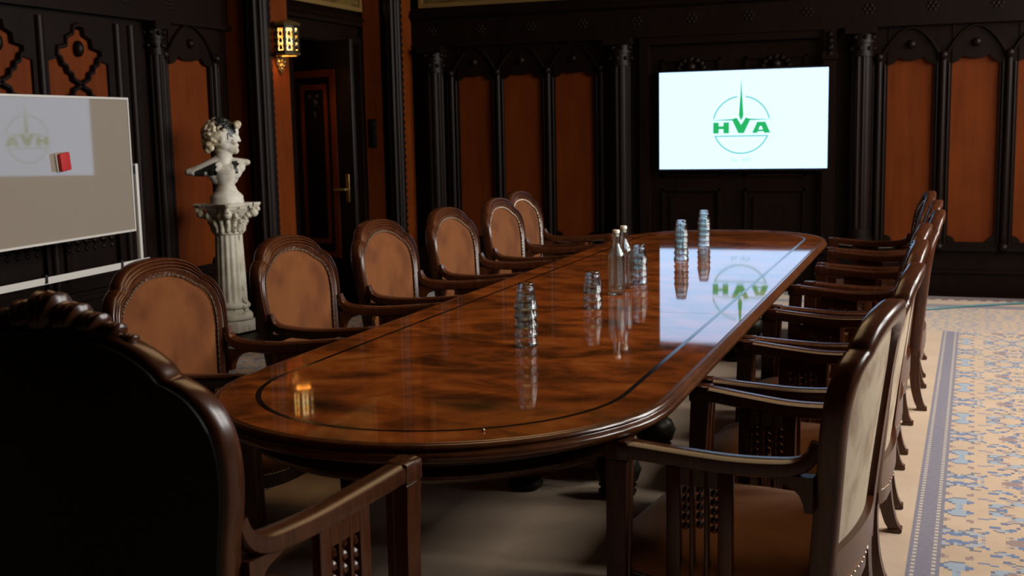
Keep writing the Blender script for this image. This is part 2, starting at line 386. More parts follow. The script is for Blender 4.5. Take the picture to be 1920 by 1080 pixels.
# closed double door behind the screen
d1 = struct(MB().build('door_1', M['dark'])) if False else None
dm = MB(); fbox(dm, backf, -2.36, -.87, -.012, 2.055, .002, .03)
d1 = struct(dm.build('door_1', M['dark'], smooth=False))
jm = MB()
for u0, u1 in ((-2.38, -2.30), (-.93, -.86)): fbox(jm, backf, u0, u1, -.012, 2.06, .03, .085)
fbox(jm, backf, -2.30, -.93, 2.0, 2.06, .03, .085); jm.build('frame', M['dark'], d1, smooth=False)
for s0, s1 in ((-2.29, -1.625), (-1.605, -.94)):
    m = MB()
    for z0, z1 in ((.18, .82), (.92, 1.88)):
        for a, b, c_, d_ in ((s0 + .09, s0 + .11, z0, z1), (s1 - .11, s1 - .09, z0, z1), (s0 + .09, s1 - .09, z0, z0 + .02), (s0 + .09, s1 - .09, z1 - .02, z1)):
            fbox(m, backf, a, b, c_, d_, .03, .055)
        fbox(m, backf, s0 + .16, s1 - .16, z0 + .07, z1 - .07, .03, .045)
    cu = (s0 + s1) / 2
    for q in range(7):
        a = PI * q / 6; m.ball(backf(cu + .10 * cos(a), 1.80 + .07 * sin(a), .05), .028, 1)
    m.ball(backf(cu, 1.81, .05), .045, 2)
    m.build('leaf', M['dark'], d1)
pil = MB(); fbox(pil, backf, -.90, -.80, .3, 1.83, .05, .12); fbox(pil, backf, -.905, -.79, 1.83, 1.88, .05, .15); fbox(pil, backf, -.895, -.80, 1.88, 2.06, .05, .13)
for k in range(4): pil.ball(backf(-.848, 1.87 + k * .05, .135), .03, 1)
pil.build('pilaster', M['dark'], wb)

# left wall ----------------------------------------------------------
wl = struct(MB().box(-5.35, LX, -2.7, 7.6, -.12, 4.15).build('wall_left', M['dark'], smooth=False))
dado(leftf, -2.5, 7.6, wl); entab(leftf, -2.5, 7.6, wl, 2.10, 2.32, 2.42)
panel_run(leftf, [(6.88, 7.36)], (6.78, 7.6), wl, ztop=2.10, zed=1.83)
column(leftf, 6.71, .06, .39, 2.10, .06, wl)
def lattice(u0, u1):
    cu = (u0 + u1) / 2; W = (u1 - u0) / 2; st = MB()
    o = MB(); fbox(o, leftf, u0, u1, .95, 2.0, .004, .012); o.build('panel', M['orange'], wl, smooth=False)
    def step(u, z): return (cu + u * W, z)
    # stepped half-outline of the upper diamond, from the top down to the crossing
    half = [(.0, 2.03), (.16, 2.02), (.20, 1.975), (.42, 1.95), (.44, 1.90), (.72, 1.885), (.74, 1.845), (.62, 1.825), (.58, 1.79), (.46, 1.78), (.42, 1.745), (.30, 1.735), (.26, 1.70), (.12, 1.685), (.0, 1.665)]
    for s_ in (1, -1):
        h = [step(s_ * a, b) for a, b in half[:8]]
        st.prism([(cu, 2.10)] + h + [(cu + s_ * W, 1.80), (cu + s_ * W, 2.10)], leftf, .012, .03)        # spandrel
        line = [leftf(cu + s_ * a * W, b, .034) for a, b in half]
        st.tube(line, .016, 6)
        st.tube([leftf(cu + s_ * a * W, 1.665 - (b - 1.665) * .9, .034) for a, b in half], .016, 6)
    st.ball(leftf(cu, 1.885, .03), .034, 2, (1, 1, 1.5))
    fbox(st, leftf, u0, u1, .92, .955, .0, .05); fbox(st, leftf, u0 + .05, u1 - .05, .46, .86, .0, .02)
    for k in range(6):
        st.ball(leftf(u0 + .07 + (u1 - u0 - .14) * k / 5, .70, .025), .03, 1, (.6, 1, .8)); st.ball(leftf(u0 + .07 + (u1 - u0 - .14) * k / 5, .655, .02), .018, 1)
    st.build('lattice', M['dark'], wl)
for u0, u1 in ((3.84, 4.40), (4.46, 5.02), (5.06, 5.60), (5.73, 6.27)): lattice(u0, u1)
st = MB()
for u0, u1 in ((-2.5, 3.84), (4.40, 4.46), (5.02, 5.06), (5.60, 5.73), (6.27, 6.66), (6.66, 6.80)): fbox(st, leftf, u0, u1, .39, 2.10, .0, .03)
for u in (3.80, 4.43, 5.04, 5.665, 6.36, 6.50): fhalf(st, leftf, u, .03, .39, 2.06, .03)
st.build('stile', M['dark'], wl)
# near pier (projecting, amber faces, turned corner column)
wl2 = struct(MB().box(-5.35, -4.72, 7.6, 8.00, -.12, 4.15).build('wall_pier', M['dark'], smooth=False))
MB().box(-5.045, -4.853, 7.588, 7.60, .30, 3.95).build('panel', M['orange'], wl2, smooth=False)
MB().box(-4.721, -4.712, 7.735, 7.975, .30, 3.95).build('panel', M['orange'], wl2, smooth=False)
idf = lambda u, v, d: (u, d, v)
column(lambda u, v, d: (u, d, v), -4.755, .095, .02, 4.05, 7.625, wl2)
mm = MB()
for k in range(60): mm.ball((-4.705, 7.715, .4 + k * .06), .012, 1, (1, 1, 1.9))
mm.build('bead_moulding', M['dark'], wl2)
# door section
wd = struct(MB().box(-5.35, -4.80, 8.0, 8.15, -.12, 4.15).box(-5.35, -4.80, 9.25, 9.7, -.12, 4.15).box(-5.35, -4.80, 8.15, 9.25, 2.08, 4.15)
            .box(-5.6, -5.55, 7.9, 9.7, -.12, 4.15).box(-5.6, -5.35, 7.9, 8.0, -.12, 4.15).build('wall_doorway', M['dark'], smooth=False))
ent = MB(); fbox(ent, doorf, 8.0, 9.31, 2.24, 2.27, 0, .05)
ent.prism([(0, 2.27), (.05, 2.27), (.07, 2.29), (.06, 2.31), (.03, 2.33), (0, 2.35)], lambda a, b, q: doorf(q, b, a), 8.0, 9.31)
ent.build('cornice', M['dark'], wd)
jb = MB(); fbox(jb, doorf, 8.06, 8.14, 0, 2.14, 0, .03); fbox(jb, doorf, 9.255, 9.31, 0, 2.14, 0, .03); fbox(jb, doorf, 8.14, 9.255, 2.09, 2.14, 0, .03)
jb.build('frame', M['dark'], wd, smooth=False)
# far pier in the corner
wf = struct(MB().box(-5.35, -4.45, 9.31, 9.70, -.12, 4.15).build('wall_corner', M['dark'], smooth=False))
MB().box(-4.752, -4.592, 9.298, 9.31, .30, 3.95).build('panel', M['orange'], wf, smooth=False)
MB().box(-4.451, -4.441, 9.425, 9.62, .30, 3.95).build('panel', M['orange'], wf, smooth=False)
column(idf, -4.485, .075, .02, 4.05, 9.335, wf)
mm = MB()
for k in range(60): mm.ball((-4.43, 9.405, .4 + k * .06), .010, 1, (1, 1, 1.9))
mm.build('bead_moulding', M['dark'], wf)
# open door leaf, hinged at the near jamb
door = empty('door_2', (-5.05, 8.385, 0), math.atan2(-.245, .79)); struct(door)
L = .827
m = MB(); m.box(0, L, -.02, .02, .0, 2.045, .004); m.build('leaf', M['dark'], door)
def bandrect(mb, a0, a1, z0, z1, w, y):
    for b in ((a0, a1, z1 - w, z1), (a0, a1, z0, z0 + w), (a0, a0 + w, z0 + w, z1 - w), (a1 - w, a1, z0 + w, z1 - w)): mb.box(b[0], b[1], y - .006, y, b[2], b[3])
ob = MB(); bandrect(ob, .175, .655, .36, 1.825, .055, -.02); bandrect(ob, .265, .565, .47, 1.715, .04, -.02); ob.build('amber_banding', M['orange'], door, smooth=False)
db = MB(); bandrect(db, .23, .60, .415, 1.77, .02, -.026); db.box(.315, .515, -.03, -.02, .52, 1.66)
db.ball((.415, -.03, 1.57), .06, 2, (.8, .4, 1)); db.ball((.415, -.03, 1.47), .035, 2, (.8, .4, 1.4)); db.ball((.375, -.03, 1.62), .03, 1); db.ball((.455, -.03, 1.62), .03, 1)
db.build('carved_panel', M['dark'], door)
hd = MB(); hd.box(.735, .775, -.028, -.02, .80, 1.02, .003); hd.tube([(.755, -.028, .90), (.755, -.065, .90), (.735, -.07, .90), (.65, -.07, .897)], .010, 8)
hd.build('handle', M['brass'], door)

# right wall with tall windows, and front wall (behind the camera)
RX = 2.45
wins = [(3.4, 5.0), (5.5, 7.1), (7.6, 9.2)]; Z0, Z1 = 1.42, 3.65
m = MB(); ys = [-2.7] + [q for w in wins for q in w] + [10.0]
for i in range(0, len(ys), 2): m.box(RX, RX + .2, ys[i], ys[i + 1], -.12, 4.15)
for w in wins: m.box(RX, RX + .2, w[0], w[1], -.12, Z0); m.box(RX, RX + .2, w[0], w[1], Z1, 4.15)
wr = struct(m.build('wall_right', M['dark'], smooth=False))
for i, w in enumerate(wins):
    f = MB(); a, b = w
    for q in ((a, a + .07, Z0, Z1), (b - .07, b, Z0, Z1), (a, b, Z0, Z0 + .07), (a, b, Z1 - .07, Z1), ((a + b) / 2 - .03, (a + b) / 2 + .03, Z0, Z1), (a, b, 2.45, 2.51)):
        f.box(RX + .08, RX + .14, *q)
    wo = struct(f.build('window_%d' % (i + 1), M['white'], smooth=False))
    MB().box(RX + .10, RX + .106, a, b, Z0, Z1).build('pane', M['pane'], wo, smooth=False)
    MB().box(RX - .06, RX + .08, a - .05, b + .05, Z0 - .04, Z0).build('sill', M['dark'], wo, smooth=False)
wfz = struct(MB().box(-5.6, 2.65, -2.7, -2.5, -.12, 4.15).build('wall_front', M['dark'], smooth=False))

# paintings above the panelling
def painting(fn, u0, u1, z0, z1, label):
    root = empty('painting', fn((u0 + u1) / 2, z0, .03))
    inv = Vector(root.location)
    def F(u, v, d): return Vector(fn(u, v, d)) - inv
    cv = MB(); fbox(cv, F, u0 + .035, u1 - .035, z0 + .035, z1 - .035, .02, .04); cv.build('canvas', M['canvas'], root, smooth=False)
    fr = MB()
    for a, b, c_, d_ in ((u0, u1, z0, z0 + .035), (u0, u1, z1 - .035, z1), (u0, u0 + .035, z0 + .035, z1 - .035), (u1 - .035, u1, z0 + .035, z1 - .035)):
        fbox(fr, F, a, b, c_, d_, .015, .065)
    fr.build('gilt_frame', M['gold'], root, smooth=False)
    tag(root, label, 'painting')
painting(backf, -4.37, -1.30, 2.405, 3.55, 'wide gilt framed landscape painting above the panelling left of the screen')
painting(doorf, 8.02, 9.27, 2.36, 3.5, 'gilt framed painting above the open door beside the lantern')

# ------------------------------------------------------------------ conference table
TX, TA, TB, TY0, TY1 = -1.078, .542, .55, 1.925, 6.58
def outline(off, nseg=28):
    a = TA - off; b = TB - off; pts = []
    for k in range(nseg + 1):
        t_ = PI + PI * k / nseg; pts.append((a * cos(t_), TY0 + TB + b * sin(t_)))
    for k in range(1, 16): pts.append((a, TY0 + TB + (TY1 - TY0 - 2 * TB) * k / 16))
    for k in range(nseg + 1):
        t_ = PI * k / nseg; pts.append((a * cos(t_), TY1 - TB + b * sin(t_)))
    for k in range(1, 16): pts.append((-a, TY1 - TB - (TY1 - TY0 - 2 * TB) * k / 16))
    return [(x + TX, y) for x, y in pts]
EYE, GF, TF, CF = 1.455, 1.0778, 1.2712, 1.2645
def tz(z): zz = EYE - (1.35 - z) * TF; z5 = EYE - (1.35 - .578) * TF; return zz if z >= .578 else z * z5 / .578
def cz(z): zz = EYE - (1.35 - z) * CF; z4 = EYE - (1.35 - .42) * CF; return zz if z >= .42 else z * z4 / .42
TTOP = tz(.76)
table = empty('conference_table', (TX * TF, (TY0 + TY1) / 2 * TF, 0))
TO = Vector((TX, (TY0 + TY1) / 2, 0)); REMAP[0] = lambda p: (p[0] * TF, p[1] * TF, tz(p[2]))
def tl(p): return (p[0] - TO.x, p[1] - TO.y, p[2] - TO.z)
SEAM = 3.622
prof = [(.03, .722), (.012, .722), (.004, .727), (.0, .735), (.003, .742), (.010, .744), (.012, .747), (.008, .752), (.010, .757), (.016, .7595), (.022, .7585), (.025, .760)]
def top_mesh():
    bm = bmesh.new(); rings = []
    for off, z in prof:
        rings.append([bm.verts.new(tl((x, y, z))) for x, y in outline(off)])
    n = len(rings[0])
    for i in range(len(rings) - 1):
        for j in range(n): bm.faces.new((rings[i][j], rings[i][(j + 1) % n], rings[i + 1][(j + 1) % n], rings[i + 1][j])).material_index = 1
    bm.faces.new(rings[-1]).material_index = 0; bm.faces.new(rings[0][::-1]).material_index = 1
    return bm
for sgn in (1, -1):
    bm = top_mesh(); co = tl((0, SEAM - sgn * .0012, 0))
    r = bmesh.ops.bisect_plane(bm, geom=bm.verts[:] + bm.edges[:] + bm.faces[:], plane_co=co, plane_no=(0, sgn, 0), clear_outer=True)
    ed = [e for e in bm.edges if e.is_boundary]
    bmesh.ops.contextual_create(bm, geom=ed)
    bmesh.ops.recalc_face_normals(bm, faces=bm.faces[:])
    me = bpy.data.meshes.new('tabletop'); 
    for f in bm.faces: f.smooth = f.material_index == 1 and abs(f.normal.y) < .999
    for e in bm.edges:
        if len(e.link_faces) == 2 and e.calc_face_angle(0) > .9: e.smooth = False
    for v_ in bm.verts: v_.co = REMAP[0](v_.co)
    bm.to_mesh(me); bm.free(); me.materials.append(M['burl']); me.materials.append(M['rim'])
    o = bpy.data.objects.new('tabletop', me); C.objects.link(o); o.parent = table
a0, a1 = outline(.105), outline(.117)
bd = MB(); n = len(a0)
bd.add([tl((*p, .7603)) for p in a0] + [tl((*p, .7603)) for p in a1], [(j, (j + 1) % n, n + (j + 1) % n, n + j) for j in range(n)])
bd.build('inlay_band', M['ebony'], table, smooth=False)
sm = MB(); sm.box(-TA + .03, TA - .03, SEAM - TO.y - .0012, SEAM - TO.y + .0012, .728, .7585); sm.build('leaf_seam', M['seam'], table, smooth=False)
ap = MB()
ap.loft([[tl((x, y, z)) for x, y in outline(off)] for off, z in [(.11, .722), (.11, .688), (.098, .682), (.088, .673), (.092, .664), (.102, .660), (.11, .652), (.15, .652), (.15, .722)]], True, False, False)
ap.build('apron', M['mahog'], table)
for py in (3.68, 5.90):
    p = MB(); p.lathe([(.17, .08), (.17, .14), (.12, .18), (.10, .24), (.13, .36), (.16, .44), (.11, .50), (.12, .56), (.20, .60), (.20, .70)], tl((TX, py, 0)), 8, a0=PI / 8)
    p.box(-.45, .45, py - TO.y - .2, py - TO.y + .2, .66, .722)
    pd = p.build('pedestal', M['mahog'], table)
    for sx in (-1, 1):
        for sy in (-1, 1):
            q = MB(); ex, ey = sx * .15, sy * .25
            path = spline([(ex * .35, ey * .35, .40), (ex * .7, ey * .75, .34), (ex * 1.0, ey * 1.0, .22), (ex * 1.05, ey * 1.02, .10)], 5)
            q.tube([(x, y + py - TO.y, z) for x, y, z in path], lambda t_: .055 - .012 * t_, 10)
            q.ball((ex * 1.02, ey + py - TO.y, .135), .075, 2, (1, 1, 1.25)); 
            q.lathe([(.03, 0.0), (.055, .012), (.06, .03), (.045, .05), (.06, .06)], (ex * 1.02, ey + py - TO.y, .0), 16)
            q.build('scroll_foot', M['iron'], pd)
tag(table, 'long polished burl wood conference table with rounded ends and dark inlaid line', 'table')

# ------------------------------------------------------------------ armchairs
def chair(name, W=1.0, HT=.98, crest=False, rear='backfab'):
    """local frame: +y is the front, x across, origin on the floor"""
    root = empty(name); zs = (HT - .44) / .54
    oc = [(.225, .40), (.230, .50), (.238, .58), (.252, .67), (.268, .75), (.272, .81), (.263, .858), (.240, .893), (.212, .911), (.200, .916), (.186, .934), (.150, .958), (.10, .973), (.05, .980), (0, .982)]
    ic = [(.190, .40), (.194, .50), (.201, .58), (.213, .67), (.225, .75), (.227, .795), (.219, .836), (.200, .866), (.176, .884), (.162, .890), (.144, .901), (.114, .916), (.075, .927), (.038, .932), (0, .933)]
    S = lambda c: [(x * W, .44 + (z - .44) * zs if z > .44 else z) for x, z in c]
    def full(c):
        h = spline(S(c), 5); return h + [(-x, z) for x, z in h[-2::-1]]
    OUT, INN = full(oc), full(ic)
    lean = .066
    def yb(x, z):
        t_ = max(0, (z - .44) / (HT - .44)); return -.222 - lean * t_ ** 1.2 - (.030 * (1 - min(1, (x / (.27 * W)) ** 2)))
    fr = MB(); prof = [(0, -.016), (0, .012), (.06, .020), (.13, .021), (.18, .014), (.23, .022), (.33, .025), (.38, .017), (.43, .025), (.53, .027), (.58, .019), (.63, .026), (.74, .025), (.86, .018), (1, .016), (1, -.006), (.92, -.020), (.5, -.026), (.08, -.022)]
    rings = []
    for (xo, zo), (xi, zi) in zip(OUT, INN):
        r = []
        for u, d in prof:
            x, z = xo + (xi - xo) * u, zo + (zi - zo) * u; r.append((x, yb(x, z) + d, z))
        rings.append(r)
    fr.loft(rings); fr.build('back_frame', M['mahog'], root, ang=60)
    rl = MB(); path = [(x, yb(x, .53) - .004, .53) for x in [(-.20 + .4 * k / 12) * W for k in range(13)]]
    path = [(x, y, .475) for x, y, z in path]; rl.sweep(path, lambda i, t_: [(-.032, -.014), (-.032, .012), (.026, .016), (.033, .010), (.033, -.014)], side=(0, 0, 1)); rl.build('back_rail', M['mahog'], root)
    def pad(off, puff, zmin, mname, nm, sign, par=root, INN=INN, thk=.012):
        p = MB(); zmid = (zmin + .92) / 2 * (1 if not crest else 1.02); lp_ = [(x, max(z, zmin)) for x, z in INN]
        lo = lp_[-1]; hi = lp_[0]
        lp_ = lp_ + [(lo[0] + (hi[0] - lo[0]) * k / 10, zmin) for k in range(1, 10)]
        rings = []
        for s_ in (1.0, .97, .9, .75, .5, .25, .02):
            rings.append([(x * s_, yb(x * s_, zmid + (z - zmid) * s_) + off + sign * puff * (1 - s_ ** 4), zmid + (z - zmid) * s_) for x, z in lp_])
        p.loft([[(x, y - sign * thk, z) for x, y, z in rings[0]]] + rings, True, True, True); return p.build(nm, M[mname], par, ang=80)
    bp = pad(.010, .022, .50, 'velvet', 'backrest_pad', 1); pad(-.002, .004, .455, rear, 'rear_panel', -1, thk=.004) if not crest else pad(-.030, .002, .40, rear, 'rear_panel', -1, INN=[(a[0] * .8 + b[0] * .2, a[1] * .8 + b[1] * .2) for a, b in zip(OUT, INN)], thk=.008)
    nl = MB(); hN = full(ic); acc = 0; last = hN[0]
    nl.mi = 1; nl.tube([(q[0] * .985, yb(*q) + .019, q[1] - .003) for q in hN if q[1] >= .53], .0018, 5); nl.mi = 0
    for q in hN:
        if q[1] < .53: last = q; continue
        acc += math.hypot(q[0] - last[0], q[1] - last[1])
        while acc > .0125:
            acc -= .0125; nl.ball((q[0] * .985, yb(*q) + .020, q[1] - .003), .0042, 1)
        last = q
    nl.build('nail_studs', [M['nail'], M['gimp']], bp)
    # seat
    se = MB(); rings = []
    def seat(s_, z): 
        pts = []
        for x, y in sup(48, .262 * W * s_, .232 * s_, 4.2):
            wdt = 1 - .10 * max(0, -y / .23)
            pts.append((x * wdt, y - .012 - (.03 * (1 - (x / (.27 * W)) ** 2) if y < -.12 else 0), z))
        return pts
    for s_, z in ((.985, .415), (1.0, .428), (1.01, .445), (.995, .462), (.94, .480), (.82, .492), (.6, .500), (.3, .503), (.03, .504)): rings.append(seat(s_, z))
    se.loft(rings); so = se.build('seat', M['seatfab'], root)
    sn = MB()
    n_ = 0
    ring_ = seat(.995, .421)
    for a_, b_ in zip(ring_, ring_[1:] + ring_[:1]):
        for q in (0, .34, .67): sn.ball(tuple(a_[i] + (b_[i] - a_[i]) * q for i in range(3)), .0034, 1)
    sn.mi = 1; sn.tube(ring_ + ring_[:1], .0022, 5)
    sn.build('nail_studs', [M['nail'], M['gimp']], so)
    sr = MB(); sr.loft([seat(.96, .345), seat(.985, .35), seat(.985, .413), seat(.96, .415)]); sr.build('seat_rail', M['mahog'], root)
    # arms, posts, legs
    for sg in (1, -1):
        a = MB(); pth = spline([(.246, -.232, .738), (.245, -.223, .712), (.244, -.204, .692), (.245, -.16, .680), (.250, -.06, .676), (.260, .05, .683), (.268, .13, .690), (.272, .188, .695)], 6)
        pth = [(sg * x * W, y, z) for x, y, z in pth]
        def sec(i, t_):
            w = .011 + .013 * min(1, t_ * 2.4); h = .011 + .005 * min(1, t_ * 2.2)
            return [(w, 0.0), (w * .92, h * .7), (w * .5, h), (-w * .5, h), (-w * .92, h * .7), (-w, 0), (-w * .95, -h * .9), (-w * .6, -h * 1.25), (w * .6, -h * 1.25), (w * .95, -h * .9)] if sg else []
        a.sweep(pth, lambda i, t_: [(p[0], -p[1]) for p in sec(i, t_)], side=(1, 0, 0))
        br = [(-.226, .60), (-.226, .672), (-.12, .668), (-.152, .660), (-.182, .650), (-.200, .634), (-.208, .615), (-.210, .60)]
        a.prism(br, lambda u, v, d: (d, u, v), (sg * .245 * W) - .014, (sg * .245 * W) + .014)
        ao = a.build('armrest', M['mahog'], root)
        kn = MB(); kx = .271 * W * sg
        kn.box(kx - .0245, kx + .0245, .140, .193, .672, .7135, .006); kn.loft([[(kx + a * .019, .165 + b * .02, .676) for a, b in ((1, 1), (-1, 1), (-1, -1), (1, -1))], [(kx + a * .021, .167 + b * .022, .655) for a, b in ((1, 1), (-1, 1), (-1, -1), (1, -1))], [(kx + a * .018, .167 + b * .018, .640) for a, b in ((1, 1), (-1, 1), (-1, -1), (1, -1))]]); kn.build('arm_knuckle', M['mahog'], ao)
        lg = MB(); r4 = lambda w: [(w, w), (-w, w), (-w, -w), (w, -w)]
        fx = .262 * W * sg
        path = [(kx, .165, .672), (kx - sg * .004, .168, .60), (fx, .172, .42), (fx, .176, .20), (fx, .18, .03), (fx, .182, .0009)]
        def fl8(i, t_):
            w = .0225 - .005 * t_; return [(w, w), (w * .35, w), (w * .25, w * .86), (-w * .25, w * .86), (-w * .35, w), (-w, w), (-w, -w), (-w * .35, -w), (-w * .25, -w * .86), (w * .25, -w * .86), (w * .35, -w), (w, -w)]
        lg.sweep(path, fl8, side=(1, 0, 0)); lg.build('front_leg', M['mahog'], root, smooth=False)
        rg = MB(); path = spline([(.205, -.236, .44), (.205, -.234, .37), (.206, -.237, .26), (.207, -.244, .15), (.208, -.256, .06), (.209, -.266, .022), (.209, -.268, .0009)], 4)
        rg.sweep([(sg * x * W, y, z) for x, y, z in path], lambda i, t_: [(w * cos(PI / 4 + k * PI / 2) * 1.414, w * sin(PI / 4 + k * PI / 2) * 1.414) for k in range(4) for w in (.021 - .006 * min(1, t_ * 1.1) + (.005 if t_ > .86 else 0),)], side=(1, 0, 0))
        rg.build('rear_leg', M['mahog'], root, ang=50)
        # pierced splat between arm and seat rail
        sp = MB(); x0, x1 = fx * .985 - .009, fx * .985 + .009; ya, yb_ = -.07, .068; zt, zb = .664, .40
        wy = (yb_ - ya)
        cols = [(ya, ya + .030), (ya + .049, ya + .0585), (ya + .0795, ya + .089), (yb_ - .030, yb_)]
        for c0, c1 in cols: sp.box(x0, x1, c0, c1, zb, zt, .003)
        sp.box(x0 + .001, x1 - .001, ya + .03, yb_ - .03, .628, zt); sp.box(x0 + .001, x1 - .001, ya + .03, yb_ - .03, zb, .425)
        so2 = sp.build('side_splat', M['mahog'], root)
        be = MB()
        for q in range(3):
            yc = ya + (.0395, .069, .0985)[q]
            for k in range(5): be.ball(((x0 + x1) / 2, yc, .622 - k * .0185 - (.006 if q != 1 else 0)), .0095, 1, (1.05, .95, 1.0))
        be.build('beads', M['mahog'], so2)
    if crest:
        cr = MB()
        for q, (u, r, h) in enumerate([(0, .030, 1.5), (.042, .026, 1.25), (-.042, .026, 1.25), (.080, .022, 1.15), (-.080, .022, 1.15), (.112, .018, 1.1), (-.112, .018, 1.1), (.138, .013, 1.0), (-.138, .013, 1.0)]):
            z = HT - .004 - (u / .16) ** 2 * .030; 
            for j in (-1, 0, 1):
                cr.ball((u + j * r * .42, yb(u, z) + .002, z + r * .5), r * .72, 2, (.62, 1.5, h * 1.15), Matrix.Rotation(u * 3.2 + j * .22, 3, 'Y'))
            cr.ball((u, yb(u, z), z + r * .3), r * .95, 2, (1, .9, h), Matrix.Rotation(u * 3.2, 3, 'Y'))
        cr.build('crest_carving', M['mahog'], root)
    return root

REMAP[0] = lambda p: (p[0] * CF, p[1] * CF, cz(p[2]))
proto = chair('armchair')
right = [  # y centre, x centre, turn in degrees
 (2.52, -.410, -7, 'dark wood armchair nearest the camera on the carpet side, showing its pale worn back fabric'),
 (3.16, -.375, -2, 'dark wood armchair directly behind the pale backed one on the carpet side of the table'),
 (3.78, -.375, 1, 'third armchair from the camera along the carpet side of the table'),
 (4.40, -.370, -1, 'middle armchair of the seven along the carpet side of the table'),
 (5.06, -.325, 1, 'third armchair from the far end along the carpet side, pulled slightly back'),
 (5.71, -.335, 0, 'second armchair from the far end along the carpet side, pulled slightly back'),
 (6.40, -.370, 4, 'farthest armchair on the carpet side of the table, near the amber wall panels')]
GR = 'armchairs around the conference table'
for i, (y, x, dg, lab) in enumerate(right):
    o = proto if i == 0 else copy_tree(proto)
    o.location = (x * CF, y * CF, .0025); o.rotation_euler = (0, 0, math.radians(90 + dg)); tag(o, lab, 'chair', GR)
left = [
 (2.90, -1.900, 0, 'rust velvet armchair nearest the head chair, in front of the whiteboard'),
 (3.65, -1.900, 0, 'rust velvet armchair just right of the white pedestal column'),
 (4.38, -1.900, 0, 'rust velvet armchair third from the head chair on the bust side of the table'),
 (5.10, -1.900, 0, 'rust velvet armchair fourth from the head chair on the bust side of the table'),
 (5.82, -1.915, 0, 'rust velvet armchair second from the far end on the bust side, overlapping the last one'),
 (6.45, -2.02, 0, 'rust velvet armchair at the far end of the bust side, partly hidden by its neighbour')]
for y, x, dg, lab in left:
    o = copy_tree(proto); o.location = (x * CF, y * CF, .0025); o.rotation_euler = (0, 0, math.radians(-90 + dg)); tag(o, lab, 'chair', GR)
def headmap(p):
    x, y, z = p
    if y > -.2: y = -.2 + (y + .2) * 1.12
    k = min(1, max(0, (z - .45) / .2)); z += .046 * k * k * (3 - 2 * k)
    return (x * CF, y * CF, cz(z))
REMAP[0] = headmap
hc = chair('head_chair', 1.03, 1.033, True, 'backshade')
hc.location = (-1.512, 2.115, .0025); hc.rotation_euler = (0, 0, math.radians(-4.5))
tag(hc, 'tall dark head armchair with carved shell crest, seen from behind in the foreground', 'chair', GR)

REMAP[0] = None
# ------------------------------------------------------------------ glasses and bottles
def tumbler():
    H, R0, R1, T = .0715, .0325, .0212, .0017
    m = MB(); N = 40
    fac = lambda a, z: 1 - (.055 * (1 - abs(cos(5 * a))) if .012 < z < .064 else 0)
    Ro = lambda z: R0 + (R1 - R0) * (z / H)
    m.lathe([(R0 - T, 0), (R0 - .0004, .0), (R0 + .0006, .0015), (R0 - .0006, .006)] + [(Ro(z), z) for z in (.012, .0125, .03, .05, .0635, .064)] + [(R1 + .0008, .068), (R1 - .001, .0708), (R1 - .003, H), (0.0001, H - .001)], (0, 0, 0), N, fac)
    m.lathe([(R0 - T, 0.0)] + [(Ro(z) - T * 1.3, z) for z in (.012, .03, .05, .060)] + [(R1 - .004, H - .0075), (.0001, H - .007)], (0, 0, 0), N)
    me = m.build('drinking_glass', M['glass']); return me
gp = tumbler()
bm = bmesh.new(); bm.from_mesh(gp.data); bmesh.ops.remove_doubles(bm, verts=bm.verts[:], dist=2e-4); 
fb = [f for f in bm.faces if len(f.verts) > 10]; bmesh.ops.delete(bm, geom=fb, context='FACES_ONLY')
bmesh.ops.recalc_face_normals(bm, faces=bm.faces[:]); bm.to_mesh(gp.data); bm.free()
stacks = [(-1.055, 2.972, 5, 'nearest glass stack'), (-1.063, 3.648, 3, 'short glass stack before the bottles'), (-1.064, 4.28, 4, 'glass stack just behind the bottles'),
          (-1.070, 5.07, 5, 'glass stack beside the screen reflection'), (-1.085, 5.67, 5, 'farthest glass stack')]
place = {5: ['lowest tumbler', 'tumbler second from the bottom', 'middle tumbler', 'tumbler second from the top', 'topmost tumbler'], 4: ['lowest tumbler', 'tumbler second from the bottom', 'tumbler second from the top', 'topmost tumbler'], 3: ['lowest tumbler', 'middle tumbler', 'topmost tumbler']}
first = True
for (x, y, k, nm) in stacks:
    for j in range(k):
        o = gp if first else gp.copy()
        if not first: C.objects.link(o)
        first = False
        o.scale = (TF,) * 3; o.location = (x * TF + random.uniform(-.0004, .0004), y * TF + random.uniform(-.0004, .0004), TTOP + .0002 + j * .0256 * TF); o.rotation_euler = (0, 0, random.uniform(0, 6))
        tag(o, 'clear upturned %s of the %s' % (place[k][j], nm), 'glass', 'stacked drinking glasses on the table')
def bottle():
    root = empty('water_bottle'); m = MB(); T = .0028
    o_ = [(.0001, .004), (.022, .002), (.0275, .0), (.0305, .004), (.0305, .012), (.0305, .130), (.029, .143), (.023, .158), (.0155, .172), (.0125, .182), (.0118, .205), (.0135, .207), (.0135, .214), (.0118, .216)]
    m.lathe(o_, seg=32); m.lathe([(.0118, .216), (.0092, .216), (.0094, .182), (.0125, .170), (.020, .155), (.0262, .141), (.0278, .13), (.0278, .012), (.024, .008), (.0001, .0095)], seg=32)
    b = m.build('body', M['bottle'], root)
    bm = bmesh.new(); bm.from_mesh(b.data); bmesh.ops.remove_doubles(bm, verts=bm.verts[:], dist=2e-5)
    fb = [f for f in bm.faces if len(f.verts) > 10]; bmesh.ops.delete(bm, geom=fb, context='FACES_ONLY'); bmesh.ops.recalc_face_normals(bm, faces=bm.faces[:]); bm.to_mesh(b.data); bm.free()
    c = MB(); c.lathe([(.0085, .206), (.0088, .2165), (.0125, .2175), (.0125, .226), (.011, .2285), (.0001, .229)], seg=20); c.build('stopper', M['white'], root)
    return root
b1 = bottle(); b2 = copy_tree(b1)
